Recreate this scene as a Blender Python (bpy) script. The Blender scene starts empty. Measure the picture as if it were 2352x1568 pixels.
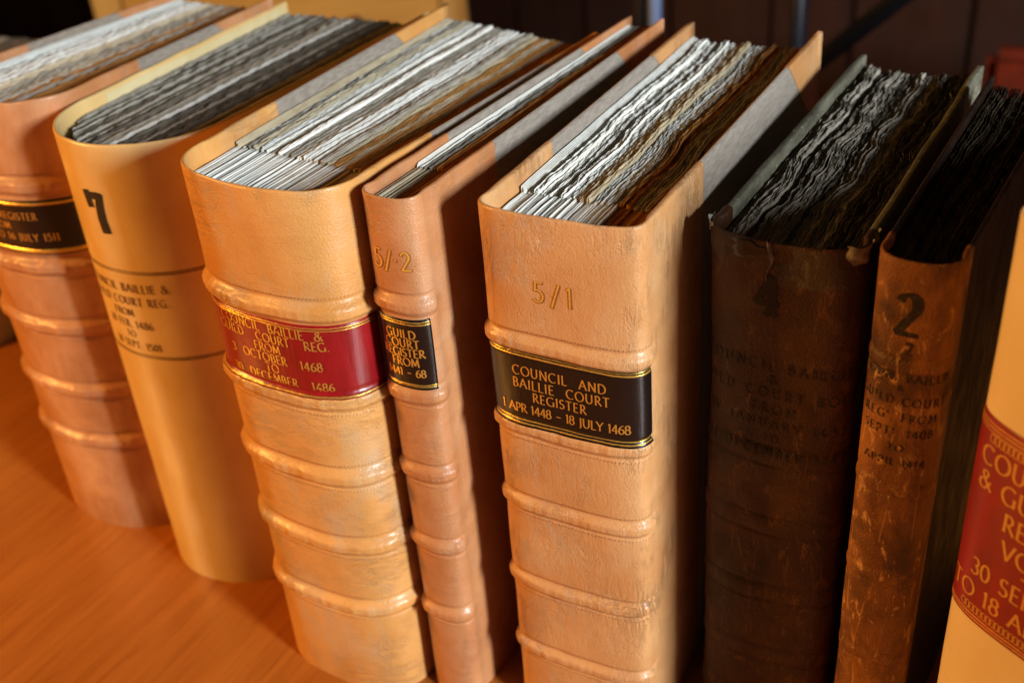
import bpy, math, random
import numpy as np
from mathutils import Vector, Matrix

# ------------------------------------------------------------------ camera, world, lamps, exposure
scn = bpy.context.scene
C = scn.collection
cam_data = bpy.data.cameras.new('camera')
cam = bpy.data.objects.new('camera', cam_data); C.objects.link(cam)
RX = Vector((0.87574225, 0.47722175, -0.07304042))       # camera right
DN = Vector((0.19849516, -0.49383039, -0.84659979))      # camera down
FW = Vector((-0.44008541, 0.72690505, -0.52719435))      # camera forward
cam.matrix_world = Matrix(((RX.x, -DN.x, -FW.x, 0), (RX.y, -DN.y, -FW.y, 0), (RX.z, -DN.z, -FW.z, 0.8), (0, 0, 0, 1)))
cam_data.sensor_width = 36; cam_data.lens = 2626/2352*36
cam_data.clip_start = .02; cam_data.clip_end = 60
cam_data.dof.use_dof = True; cam_data.dof.focus_distance = .80; cam_data.dof.aperture_fstop = 4.6
scn.camera = cam

world = bpy.data.worlds.new('World'); scn.world = world; world.use_nodes = True
world.node_tree.nodes['Background'].inputs[0].default_value = (1.0, .62, .30, 1)
world.node_tree.nodes['Background'].inputs[1].default_value = .024

def area(name, loc, target, size, energy, color, size_y=None):
    d = bpy.data.lights.new(name, 'AREA'); d.energy = energy; d.color = color
    d.shape = 'RECTANGLE'; d.size = size; d.size_y = size_y or size
    o = bpy.data.objects.new(name, d); C.objects.link(o)
    o.location = loc
    o.rotation_euler = (Vector(target)-Vector(loc)).to_track_quat('-Z', 'Y').to_euler()
    return o
# daylight from a window far to the right, low and a little in front of the spines
area('window_light', (2.57, -.28, 1.30), (-.35, .66, .45), .38, 168, (.90, .96, 1.0), .70)
# warm lamp light from the front left
area('warm_lamp', (-2.15, -.50, 1.05), (-.4, .6, .3), .30, 46, (1.0, .46, .095), .30)

vs = scn.view_settings
vs.view_transform = 'Standard'; vs.look = 'None'; vs.exposure = 0; vs.gamma = 1; vs.use_curve_mapping = False
scn.cycles.max_bounces = 8

rng = np.random.default_rng(7)
random.seed(5)

# ------------------------------------------------------------------ materials
def srgb(r, g, b):
    f = lambda c: (c/255/12.92) if c/255 <= .04045 else ((c/255+.055)/1.055)**2.4
    return (f(r), f(g), f(b), 1)

class NT:
    def __init__(s, name):
        s.m = bpy.data.materials.new(name); s.m.use_nodes = True
        s.t = s.m.node_tree; s.b = s.t.nodes['Principled BSDF']
        s.tc = s.t.nodes.new('ShaderNodeTexCoord')
    def link(s, a, b): s.t.links.new(a, b)
    def map(s, scale=(1, 1, 1), rot=(0, 0, 0), rand=False):
        n = s.t.nodes.new('ShaderNodeMapping'); n.inputs['Scale'].default_value = scale; n.inputs['Rotation'].default_value = rot
        s.link(s.tc.outputs['Object'], n.inputs['Vector']); return n.outputs[0]
    def noise(s, vec, scale, detail=4, rough=.55, dist=0):
        n = s.t.nodes.new('ShaderNodeTexNoise'); s.link(vec, n.inputs['Vector'])
        n.inputs['Scale'].default_value = scale; n.inputs['Detail'].default_value = detail
        n.inputs['Roughness'].default_value = rough; n.inputs['Distortion'].default_value = dist
        return n.outputs['Fac']
    def voronoi(s, vec, scale, feature='F1'):
        n = s.t.nodes.new('ShaderNodeTexVoronoi'); n.feature = feature; s.link(vec, n.inputs['Vector'])
        n.inputs['Scale'].default_value = scale; return n.outputs['Distance']
    def ramp(s, fac, stops):
        n = s.t.nodes.new('ShaderNodeValToRGB'); s.link(fac, n.inputs[0]); e = n.color_ramp.elements
        while len(e) < len(stops): e.new(.5)
        for i, (p, c) in enumerate(stops):
            e[i].position = p; e[i].color = c if isinstance(c, tuple) else (c, c, c, 1)
        return n.outputs[0]
    def mix(s, fac, a, b, mode='MIX'):
        n = s.t.nodes.new('ShaderNodeMix'); n.data_type = 'RGBA'; n.blend_type = mode
        for v, i in ((fac, 0), (a, 6), (b, 7)):
            if hasattr(v, 'is_linked'): s.link(v, n.inputs[i])
            else: n.inputs[i].default_value = v
        return n.outputs[2]
    def math(s, op, a, b):
        n = s.t.nodes.new('ShaderNodeMath'); n.operation = op
        for v, i in ((a, 0), (b, 1)):
            if hasattr(v, 'is_linked'): s.link(v, n.inputs[i])
            else: n.inputs[i].default_value = v
        return n.outputs[0]
    def bump(s, h, strength, dist, prev=None):
        n = s.t.nodes.new('ShaderNodeBump'); s.link(h, n.inputs['Height'])
        n.inputs['Strength'].default_value = strength; n.inputs['Distance'].default_value = dist
        if prev: s.link(prev, n.inputs['Normal'])
        return n.outputs[0]
    def fin(s, col, rough=.5, nrm=None, spec=.5, metal=0, coat=0, sheen=0):
        if hasattr(col, 'is_linked'): s.link(col, s.b.inputs['Base Color'])
        else: s.b.inputs['Base Color'].default_value = col
        if hasattr(rough, 'is_linked'): s.link(rough, s.b.inputs['Roughness'])
        else: s.b.inputs['Roughness'].default_value = rough
        s.b.inputs['Specular IOR Level'].default_value = spec
        s.b.inputs['Metallic'].default_value = metal
        s.b.inputs['Coat Weight'].default_value = coat; s.b.inputs['Coat Roughness'].default_value = .25
        s.b.inputs['Sheen Weight'].default_value = sheen
        if nrm: s.link(nrm, s.b.inputs['Normal'])
        return s.m

def leather(name, base, dark, pale, crease='v', grain=.35, crs=.5, rough=(.36, .58), mott=1.0, off=0, coat=.12):
    n = NT(name)
    o = n.map((1, 1, 1)); o2 = n.map((1, 1, .35) if crease == 'v' else (.45, .45, 1.5), (off, .2, 0))
    big = n.noise(o, 14, 5, .6)
    mid = n.noise(o2, 60, 5, .62, .4)
    col = n.mix(n.ramp(big, [(.32, 0), (.68, 1)]), base, dark)
    col = n.mix(n.math('MULTIPLY', n.ramp(n.noise(n.map((1, 1, .5), (.4, 0, off)), 24, 4, .6), [(.5, 0), (.74, 1)]), .55*mott), col, pale)
    col = n.mix(n.math('MULTIPLY', n.ramp(mid, [(.56, 0), (.8, 1)]), .5*mott), col, dark)
    # fine wrinkles, stretched the way the skin was pulled, in patches
    o3 = n.map((1, 1, .5) if crease == 'v' else (.5, .5, 1.3), (off, .15, 0))
    wob = n.t.nodes.new('ShaderNodeTexNoise'); wob.inputs['Scale'].default_value = 55; wob.inputs['Detail'].default_value = 4; n.link(o, wob.inputs['Vector'])
    w = n.voronoi(n.mix(.016, o3, wob.outputs['Color']), 210, 'DISTANCE_TO_EDGE')
    wr = n.ramp(w, [(.0, 0), (.07, 1)])
    patch = n.ramp(n.noise(o, 30, 4), [(.40, 0), (.62, 1)])
    wr = n.math('MAXIMUM', wr, patch)
    long = n.ramp(n.noise(n.map((1, 1, .22) if crease == 'v' else (.3, .3, 1.2), (.1, .1, off)), 120, 5, .7, 1.2), [(.44, 0), (.5, 1), (.56, 0)])
    lp = n.ramp(n.noise(o, 17, 3), [(.46, 0), (.62, 1)])
    long = n.math('MULTIPLY', long, lp)
    gr = n.voronoi(o, 620)
    gr2 = n.noise(o2, 380, 4, .7)
    col = n.mix(n.math('MULTIPLY', n.math('SUBTRACT', 1, wr), .16*crs), col, dark)
    h = n.math('ADD', n.math('MULTIPLY', wr, .22), n.math('MULTIPLY', n.noise(o2, 200, 5, .6, .3), .5))
    h = n.math('SUBTRACT', h, n.math('MULTIPLY', long, 1.25))
    b1 = n.bump(h, crs, .0008)
    b2 = n.bump(n.math('ADD', gr, gr2), grain, .0005, b1)
    r = n.ramp(n.noise(o, 45, 4), [(.3, rough[0]), (.7, rough[1])])
    return n.fin(col, r, b2, .5, coat=coat)

def paper(name, c, c2, dirt, amount=.5, tr=0):
    n = NT(name)
    o = n.map((1, .12, 1))
    inf = n.t.nodes.new('ShaderNodeObjectInfo')
    col = n.mix(inf.outputs['Random'], c, c2)
    leaf = n.ramp(n.noise(n.map((1, .012, .03)), 700, 3, .7), [(.40, 0), (.60, 1)])
    col = n.mix(n.math('MULTIPLY', leaf, .26), col, dirt)
    d = n.ramp(n.noise(n.map((1, .3, 1)), 190, 4, .7), [(.46, 0), (.66, 1)])
    col = n.mix(n.math('MULTIPLY', d, amount), col, dirt)
    b = n.bump(n.noise(o, 700, 4, .7), .5, .0006)
    return n.fin(col, .85, b, .15)

M = {}
M['lea_salmon'] = leather('salmon_leather', srgb(202, 144, 98), srgb(174, 112, 64), srgb(208, 162, 122), 'v', .2, .6, (.34, .52), 1.2, .3, .2)
M['lea_vellum'] = leather('honey_calf', srgb(230, 198, 138), srgb(216, 178, 110), srgb(234, 206, 152), 'v', .04, .10, (.28, .42), .5, 1.3, .35)
M['lea_tan'] = leather('tan_calf', srgb(224, 166, 96), srgb(202, 140, 72), srgb(186, 166, 136), 'h', .45, .6, (.30, .48), 1.2, .8, .25)
M['lea_rust'] = leather('rust_calf', srgb(200, 144, 98), srgb(176, 110, 62), srgb(196, 162, 130), 'h', .45, .5, (.32, .5), 1.0, 2.2, .2)
M['lea_five'] = leather('creased_tan_calf', srgb(212, 162, 108), srgb(192, 134, 80), srgb(206, 178, 140), 'v', .36, .8, (.30, .5), .6, 0, .2)
M['lea_cream'] = leather('cream_calf', srgb(240, 220, 182), srgb(232, 208, 164), srgb(242, 226, 194), 'v', .06, .12, (.4, .55), .5, .5, .1)
def old_leather(name, a, b, c, d):
    n = NT(name); o = n.map((1, 1, .45)); o1 = n.map()
    col = n.mix(n.ramp(n.noise(o, 26, 6, .65, .5), [(.35, 0), (.62, 1)]), a, b)
    col = n.mix(n.ramp(n.noise(o1, 9, 4, .6), [(.5, 0), (.62, 1)]), col, c)
    col = n.mix(n.math('MULTIPLY', n.ramp(n.noise(o, 110, 6, .75, .6), [(.56, 0), (.66, 1)]), .7), col, d)
    crack = n.voronoi(n.map((1, 1, .12)), 42, 'DISTANCE_TO_EDGE')
    ck = n.ramp(crack, [(.0, 1), (.025, 0)])
    ck = n.math('MULTIPLY', ck, n.ramp(n.noise(o1, 30, 3), [(.5, 0), (.6, 1)]))
    col = n.mix(n.math('MULTIPLY', ck, .55), col, d)
    h = n.math('ADD', n.noise(o, 130, 6, .7, .6), n.math('MULTIPLY', n.voronoi(o1, 700), .5))
    bp = n.bump(h, .6, .0012)
    return n.fin(col, n.ramp(n.noise(o, 60, 4), [(.3, .4), (.7, .68)]), bp, .4)
M['lea_old'] = old_leather('old_dark_brown_leather', srgb(74, 44, 21), srgb(50, 29, 13), srgb(84, 52, 26), srgb(118, 78, 42))
M['lea_worn'] = old_leather('worn_brown_leather', srgb(164, 106, 48), srgb(100, 58, 24), srgb(60, 33, 14), srgb(220, 166, 102))
n = NT('grey_green_board_skin')
col = n.mix(n.ramp(n.noise(n.map((1, .4, 1)), 60, 5, .65), [(.35, 0), (.68, 1)]), srgb(124, 122, 104), srgb(72, 68, 56))
col = n.mix(n.ramp(n.noise(n.map(), 240, 5, .7), [(.62, 0), (.68, 1)]), col, srgb(196, 194, 172))
M['board_old'] = n.fin(col, .6, n.bump(n.noise(n.map(), 260, 5, .7), .5, .001), .3)
M['board_dark'] = old_leather('dark_board_leather', srgb(40, 24, 12), srgb(28, 16, 8), srgb(46, 28, 14), srgb(66, 42, 22))
def cloth(name, c, c2):
    n = NT(name); o = n.map()
    w1 = n.t.nodes.new('ShaderNodeTexWave'); w1.bands_direction = 'Y'; w1.inputs['Scale'].default_value = 330; w1.inputs['Distortion'].default_value = .8
    w2 = n.t.nodes.new('ShaderNodeTexWave'); w2.bands_direction = 'X'; w2.inputs['Scale'].default_value = 420; w2.inputs['Distortion'].default_value = .8
    w3 = n.t.nodes.new('ShaderNodeTexWave'); w3.bands_direction = 'Z'; w3.inputs['Scale'].default_value = 420; w3.inputs['Distortion'].default_value = .8
    for w in (w1, w2, w3): n.link(o, w.inputs['Vector'])
    h = n.math('ADD', w1.outputs['Fac'], n.math('ADD', w2.outputs['Fac'], w3.outputs['Fac']))
    col = n.mix(n.ramp(n.noise(n.map((1, .2, 1)), 500, 3), [(.35, 0), (.65, 1)]), c, c2)
    return n.fin(col, .75, n.bump(h, .35, .0004), .3, sheen=.4)
M['cloth'] = cloth('grey_woven_cloth', srgb(156, 145, 132), srgb(130, 119, 107))
M['vellum_board'] = leather('pale_vellum', srgb(222, 206, 160), srgb(206, 186, 134), srgb(230, 218, 180), 'v', .05, .1, (.4, .55), .6, .2, .1)
M['paper_white'] = paper('paper_white', srgb(240, 240, 234), srgb(226, 228, 222), srgb(150, 136, 110), .25)
M['paper_clean'] = paper('paper_clean', srgb(244, 244, 238), srgb(238, 238, 230), srgb(214, 204, 180), .12)
M['paper_cream'] = paper('paper_cream', srgb(222, 212, 186), srgb(206, 192, 160), srgb(140, 112, 74), .35)
M['paper_grey'] = paper('paper_grey', srgb(190, 184, 170), srgb(158, 150, 136), srgb(98, 80, 56), .55)
M['paper_warm_shade'] = paper('paper_warm_shade', srgb(204, 154, 88), srgb(184, 126, 62), srgb(120, 72, 32), .5)  # tan colour paints the warm shade on leaves beside the right board
M['paper_dark'] = paper('paper_dark', srgb(128, 120, 106), srgb(98, 90, 78), srgb(50, 40, 28), .7)
M['paper_blackish'] = paper('paper_blackish', srgb(84, 70, 52), srgb(60, 50, 38), srgb(28, 22, 16), .7)  # darkest leaf tone, blackish brown
def skiver(name, a, b, rough=.28):
    n = NT(name); o = n.map((1, 1, .3))
    col = n.mix(n.ramp(n.noise(o, 60, 4), [(.35, 0), (.7, 1)]), a, b)
    h = n.math('ADD', n.noise(n.map((1, 1, .12)), 130, 4, .6, .5), n.math('MULTIPLY', n.noise(n.map(), 700, 3), .25))
    return n.fin(col, rough, n.bump(h, .35, .0012), .5, coat=.35)
M['red_skiver'] = skiver('red_label_leather', srgb(150, 22, 26), srgb(120, 12, 18))
M['crimson_skiver'] = skiver('crimson_label_leather', srgb(150, 6, 18), srgb(122, 4, 14), .55)
M['black_skiver'] = skiver('black_label_leather', srgb(16, 13, 13), srgb(9, 8, 9), .34)
n = NT('gold_leaf')
M['gold'] = n.fin(n.mix(n.noise(n.map(), 300, 3), srgb(232, 178, 70), srgb(252, 216, 110)), .30, n.bump(n.noise(n.map(), 900, 3), .35, .0004), .5, metal=.75)
n = NT('painted_number_shade'); M['number_shade'] = n.fin(n.mix(n.noise(n.map(), 300, 3), srgb(132, 78, 38), srgb(160, 98, 54)), .5)  # dark tone painting the shade in the stamped numbers
n = NT('number_gold'); M['gold_number'] = n.fin(n.mix(n.noise(n.map(), 500, 3), srgb(250, 196, 84), srgb(216, 150, 50)), .3, n.bump(n.noise(n.map(), 900, 3), .4, .0004), .8, metal=.25)
n = NT('tooled_leather'); M['tooled'] = n.fin(n.mix(n.noise(n.map(), 300, 3), srgb(158, 104, 60), srgb(180, 126, 78)), .5)
n = NT('dull_gold')
M['gold_dull'] = n.fin(n.mix(n.noise(n.map(), 500, 3), srgb(226, 170, 90), srgb(206, 144, 66)), .45, n.bump(n.noise(n.map(), 900, 3), .3, .0004), .5, metal=.3)
def ink(name, c, wear):
    n = NT(name)
    return n.fin(n.mix(n.ramp(n.noise(n.map(), 420, 4, .7), [(.5-wear, 0), (.75, 1)]), c, tuple(min(1, v*3+.02) for v in c[:3])+(1,)), .55, None, .4)
M['ink'] = ink('black_ink', srgb(30, 22, 18), .0)
M['ink_faded'] = ink('faded_brown_ink', srgb(92, 64, 34), .05)
M['ink_worn'] = ink('worn_black_ink', srgb(30, 20, 12), .05)
M['scuff'] = old_leather('scuffed_leather', srgb(78, 64, 50), srgb(58, 44, 32), srgb(48, 33, 20), srgb(112, 100, 86))
n = NT('torn_skin'); M['torn'] = n.fin(n.mix(n.ramp(n.noise(n.map(), 160, 5, .7), [(.4, 0), (.65, 1)]), srgb(160, 158, 152), srgb(104, 98, 88)), .55, n.bump(n.noise(n.map(), 300, 5), .6, .001), .4)

def wood(name, a, b, c, scale=1.0, rough=.35, axis=(1, .06, 1), coat=.2, rot=0):
    n = NT(name); o = n.map(tuple(v*scale for v in axis), (0, 0, rot))
    g = n.noise(o, 34, 8, .66, .7)
    g2 = n.noise(o, 140, 5, .7, .3)
    col = n.mix(n.ramp(g, [(.3, 0), (.7, 1)]), a, b)
    col = n.mix(n.math('MULTIPLY', n.ramp(g2, [(.5, 0), (.72, 1)]), .6), col, c)
    pores = n.ramp(n.noise(o, 420, 3, .6), [(.62, 0), (.7, 1)])
    col = n.mix(n.math('MULTIPLY', pores, .35), col, c)
    return n.fin(col, n.ramp(n.noise(n.map(), 8, 5, .6), [(.3, rough), (.7, rough+.16)]), n.bump(g2, .12, .0006), .5, coat=coat)
M['table'] = wood('table_wood', srgb(176, 104, 36), srgb(154, 84, 24), srgb(124, 62, 15), 1, .26, (1, .05, 1), .3, -.35)
M['table_edge'] = wood('table_edge_wood', srgb(170, 80, 24), srgb(150, 64, 16), srgb(120, 46, 10), 1, .4, (.07, 1, 1), .12)
M['cab'] = wood('golden_oak', srgb(216, 160, 70), srgb(198, 136, 48), srgb(160, 102, 30), .4, .4, (.06, 1, 1), .1)
M['cab_edge'] = wood('golden_oak_edge', srgb(222, 172, 92), srgb(204, 150, 66), srgb(170, 116, 44), .4, .4, (1, 1, .06), .1)
M['panel'] = wood('dark_brown_panel', srgb(60, 23, 5), srgb(42, 15, 4), srgb(26, 9, 3), .5, .5, (1, 1, .06), .05)
M['floor'] = wood('dark_floor_wood', srgb(70, 36, 18), srgb(52, 26, 12), srgb(34, 16, 8), .5, .5, (.06, 1, 1), .05)
n = NT('black_enamel'); M['blackmetal'] = n.fin(n.mix(n.noise(n.map(), 40, 3), srgb(18, 22, 30), srgb(26, 30, 40)), .3, None, .5)
n = NT('highlight_blue'); M['highlight_blue'] = n.fin(n.mix(n.noise(n.map(), 20, 3), srgb(170, 190, 235), srgb(140, 160, 205)), .25, None, .8, metal=.3)  # pale blue highlight put into the colour
n = NT('red_upholstery'); M['redseat'] = n.fin(n.mix(n.noise(n.map(), 30, 4), srgb(128, 40, 5), srgb(86, 22, 4)), .45, n.bump(n.noise(n.map(), 200, 4), .3, .002), .4)

# ------------------------------------------------------------------ helpers
def mesh_obj(name, verts, faces, mat, parent=None, smooth=True, mats=None, fmat=None):
    me = bpy.data.meshes.new(name)
    me.from_pydata([tuple(v) for v in verts] if not isinstance(verts, np.ndarray) else verts.tolist(), [], faces if isinstance(faces, list) else faces.tolist())
    for m in (mats or [mat]): me.materials.append(m)
    if fmat is not None: me.polygons.foreach_set('material_index', fmat)
    if smooth: me.polygons.foreach_set('use_smooth', [True]*len(me.polygons))
    me.update()
    o = bpy.data.objects.new(name, me); C.objects.link(o)
    if parent: o.parent = parent
    return o
def thing(name, label, cat, loc=(0, 0, 0), rz=0, group=None):
    o = bpy.data.objects.new(name, None); C.objects.link(o); o.empty_display_size = .05
    o.location = loc; o.rotation_euler = (0, 0, rz); o['label'] = label; o['category'] = cat
    if group: o['group'] = group
    return o
def tag(o, label, cat, group=None):
    o['label'] = label; o['category'] = cat
    if group: o['group'] = group
    return o
def structure(o): o['kind'] = 'structure'; return o
def grid_faces(nr, nc, base=0, flip=False):
    i = np.arange(nr-1)[:, None]*nc+np.arange(nc-1)[None, :]+base
    a, b, c, d = i, i+1, i+nc+1, i+nc
    f = np.stack([a, b, c, d] if not flip else [a, d, c, b], -1).reshape(-1, 4)
    return f
def snoise(x, y=0., seed=0, octaves=3):
    """cheap smooth noise from sines, about -1..1"""
    r = np.random.default_rng(seed); s = 0; a = 1; tot = 0
    for k in range(octaves):
        for j in range(3):
            fx, fy, p = r.uniform(.6, 1.5)*2**k, r.uniform(-1.2, 1.2)*2**k, r.uniform(0, 6.28)
            s = s+a*np.sin(fx*x+fy*y+p); tot += a*.6
        a *= .5
    return s/tot
def box(name, x0, x1, y0, y1, z0, z1, mat, parent=None, bev=.004):
    b = min(bev, (x1-x0)/3, (y1-y0)/3, (z1-z0)/3)
    import bmesh
    bm = bmesh.new(); bmesh.ops.create_cube(bm, size=1)
    for v in bm.verts:
        v.co = ((x0+x1)/2+v.co.x*(x1-x0), (y0+y1)/2+v.co.y*(y1-y0), (z0+z1)/2+v.co.z*(z1-z0))
    if b > 0: bmesh.ops.bevel(bm, geom=bm.edges[:], offset=b, segments=2, affect='EDGES')
    me = bpy.data.meshes.new(name); bm.to_mesh(me); bm.free(); me.materials.append(mat)
    o = bpy.data.objects.new(name, me); C.objects.link(o)
    if parent: o.parent = parent
    return o
def tube(name, pts, rad, mat, parent=None, sides=14):
    V = []; F = []
    pts = [Vector(p) for p in pts]
    for i, p in enumerate(pts):
        d = (pts[min(i+1, len(pts)-1)]-pts[max(i-1, 0)]).normalized()
        q = d.to_track_quat('Z', 'Y'); r = rad if not hasattr(rad, '__len__') else rad[i]
        for k in range(sides):
            a = 2*math.pi*k/sides
            V.append(p+q @ Vector((r*math.cos(a), r*math.sin(a), 0)))
    for i in range(len(pts)-1):
        for k in range(sides):
            F.append((i*sides+k, i*sides+(k+1) % sides, (i+1)*sides+(k+1) % sides, (i+1)*sides+k))
    F.append(tuple(range(sides))[::-1]); F.append(tuple(range((len(pts)-1)*sides, len(pts)*sides)))
    return mesh_obj(name, V, F, mat, parent)

# ------------------------------------------------------------------ lettering: a small stroke alphabet (cap height 1)
def arc(cx, cy, rx, ry, a0, a1, n=12):
    t = np.radians(np.linspace(a0, a1, n)); return [(cx+rx*math.cos(a), cy+ry*math.sin(a)) for a in t]
# glyph: (advance, [polylines], [serif positions (x, y)])
G = {
 'A': (.78, [[(.04, 0), (.38, 1)], [(.38, 1), (.74, 0)], [(.17, .36), (.60, .36)]], [(.04, 0), (.74, 0)]),
 'B': (.62, [[(.12, 0), (.12, 1)], [(.12, 1)]+arc(.27, .76, .22, .24, 90, -90)+[(.12, .52)], [(.12, .52)]+arc(.29, .26, .26, .26, 90, -90)+[(.12, 0)]], [(.12, 0), (.12, 1)]),
 'C': (.80, [arc(.46, .5, .40, .5, 52, 308, 22)], []),
 'D': (.82, [[(.12, 0), (.12, 1)], [(.12, 1)]+arc(.32, .5, .42, .5, 90, -90, 18)+[(.12, 0)]], [(.12, 0), (.12, 1)]),
 'E': (.58, [[(.12, 0), (.12, 1)], [(.12, 1), (.50, 1)], [(.12, .52), (.44, .52)], [(.12, 0), (.53, 0)]], [(.12, 0), (.12, 1)]),
 'F': (.55, [[(.12, 0), (.12, 1)], [(.12, 1), (.50, 1)], [(.12, .52), (.44, .52)]], [(.12, 0), (.12, 1)]),
 'G': (.84, [arc(.46, .5, .40, .5, 52, 325, 22), [(.74, .0), (.74, .42)]], [(.74, .42)]),
 'I': (.26, [[(.13, 0), (.13, 1)]], [(.13, 0), (.13, 1)]),
 'J': (.36, [[(.2, 1), (.2, .05)]+arc(.05, .05, .15, .2, 0, -80, 6)], [(.2, 1)]),
 'K': (.70, [[(.12, 0), (.12, 1)], [(.58, 1), (.13, .45)], [(.25, .58), (.66, 0)]], [(.12, 0), (.12, 1), (.66, 0)]),
 'L': (.56, [[(.12, 0), (.12, 1)], [(.12, 0), (.52, 0)]], [(.12, 0), (.12, 1)]),
 'M': (.92, [[(.08, 0), (.16, 1)], [(.16, 1), (.46, .15)], [(.46, .15), (.76, 1)], [(.76, 1), (.84, 0)]], [(.08, 0), (.84, 0)]),
 'N': (.82, [[(.12, 0), (.12, 1)], [(.12, 1), (.70, 0)], [(.70, 0), (.70, 1)]], [(.12, 0), (.12, 1), (.70, 1)]),
 'O': (.90, [arc(.45, .5, .40, .5, 90, 450, 28)], []),
 'P': (.58, [[(.12, 0), (.12, 1)], [(.12, 1)]+arc(.28, .72, .24, .28, 90, -90)+[(.12, .44)]], [(.12, 0), (.12, 1)]),
 'R': (.66, [[(.12, 0), (.12, 1)], [(.12, 1)]+arc(.27, .74, .23, .26, 90, -90)+[(.12, .48)], [(.28, .48), (.64, 0)]], [(.12, 0), (.12, 1)]),
 'S': (.54, [arc(.28, .75, .19, .25, 40, 270, 12)[:]+arc(.26, .25, .22, .25, 90, -145, 14)], []),
 'T': (.68, [[(.34, 0), (.34, 1)], [(.04, 1), (.64, 1)]], [(.34, 0)]),
 'U': (.80, [[(.12, 1), (.12, .35)]+arc(.39, .35, .27, .35, 180, 360, 14)+[(.66, 1)]], [(.12, 1), (.66, 1)]),
 'V': (.76, [[(.04, 1), (.38, 0)], [(.38, 0), (.72, 1)]], [(.04, 1), (.72, 1)]),
 'Y': (.70, [[(.04, 1), (.35, .48)], [(.35, .48), (.66, 1)], [(.35, .48), (.35, 0)]], [(.35, 0), (.04, 1), (.66, 1)]),
 'X': (.72, [[(.06, 1), (.66, 0)], [(.64, 1), (.06, 0)]], [(.06, 1), (.66, 0)]),
 '0': (.58, [arc(.29, .5, .24, .5, 90, 450, 24)], []),
 '1': (.34, [[(.17, 0), (.17, 1)], [(.17, 1), (.05, .86)]], [(.17, 0)]),
 '2': (.56, [arc(.27, .74, .2, .26, 160, -30, 12)+[(.06, .0)], [(.06, 0), (.52, 0)]], []),
 '3': (.54, [arc(.25, .76, .2, .24, 140, -80, 12), arc(.24, .27, .24, .27, 80, -140, 14)], []),
 '4': (.60, [[(.42, 0), (.42, 1)], [(.42, 1), (.04, .30)], [(.04, .30), (.58, .30)]], [(.42, 0)]),
 '5': (.54, [[(.46, 1), (.14, 1)], [(.14, 1), (.11, .58)], [(.11, .58)]+arc(.22, .31, .26, .31, 100, -140, 14)], []),
 '6': (.58, [[(.48, .98)]+arc(.5, .35, .42, .6, 110, 180, 8)+arc(.3, .28, .22, .28, 180, 500, 20)], []),
 '7': (.52, [[(.04, 1), (.50, 1)], [(.50, 1), (.20, 0)]], []),
 '~': (.60, [[(.03, .93), (.56, .93)], [(.05, 1.0), (.10, .66)], [(.53, .96), (.42, .62), (.38, .34), (.41, .02)], [(.54, .96), (.47, .62), (.45, .34), (.49, .02)]], []),
 '8': (.56, [arc(.28, .76, .19, .24, 90, 450, 20), arc(.28, .27, .23, .27, 90, 450, 20)], []),
 '&': (.84, [[(.80, .02), (.20, .74)]+arc(.36, .82, .17, .18, 190, 0, 10)+arc(.30, .25, .26, .27, 75, 300, 16)+[(.72, .5)]], []),
 '.': (.24, [[(.09, .03), (.16, .03)]], []), ',': (.24, [[(.13, .08), (.06, -.16)]], []),
 '`': (.26, [[(.06, .50), (.13, .50)]], []), '-': (.62, [[(.10, .42), (.52, .42)]], []),
 '/': (.50, [[(.06, -.15), (.46, 1.05)]], []), "'": (.2, [[(.1, 1.0), (.08, .75)]], []), ' ': (.42, [], []),
}
def text_polys(txt, h, thick=.15, thin=.055, track=.10, serif=.11, slant=0, wide=1.0, wear=0, seed=0):
    """outline strips of a line of text centred on 0, as lists of quads in (s, z)"""
    quads = []; x = 0; nib = math.radians(18); rr = random.Random(seed)
    for ch in txt:
        adv, strokes, ser = G[ch]
        for st in strokes:
            P = [np.array(p, float) for p in st]
            Q = [P[0]]
            for a, b in zip(P[:-1], P[1:]):
                L = np.linalg.norm(b-a); k = max(1, int(L*h/.0018))
                for i in range(1, k+1): Q.append(a+(b-a)*i/k)
            Q = np.array(Q)
            d = np.gradient(Q, axis=0); d /= np.maximum(1e-9, np.linalg.norm(d, axis=1))[:, None]
            ang = np.arctan2(d[:, 1], d[:, 0]); w = (thin+(thick-thin)*np.abs(np.sin(ang-nib)))/2
            nx, ny = -d[:, 1]*w, d[:, 0]*w
            Q[0] -= d[0]*thin*.3; Q[-1] += d[-1]*thin*.3
            for i in range(len(Q)-1):
                if wear and rr.random() < wear: continue
                quads.append([(x+Q[i, 0]*wide+nx[i], Q[i, 1]+ny[i]), (x+Q[i+1, 0]*wide+nx[i+1], Q[i+1, 1]+ny[i+1]),
                              (x+Q[i+1, 0]*wide-nx[i+1], Q[i+1, 1]-ny[i+1]), (x+Q[i, 0]*wide-nx[i], Q[i, 1]-ny[i])])
        if serif:
            for (sx, sy) in ser:
                if wear and rr.random() < wear*2: continue
                t = thin*.5; yy = sy+(t if sy < .5 else -t)
                quads.append([(x+sx*wide-serif, yy-t), (x+sx*wide+serif, yy-t), (x+sx*wide+serif*.8, yy+t), (x+sx*wide-serif*.8, yy+t)])
        x += adv*wide+track
    x -= track
    return [[((p[0]-x/2)*h+slant*p[1]*h, p[1]*h) for p in q] for q in quads]

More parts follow.
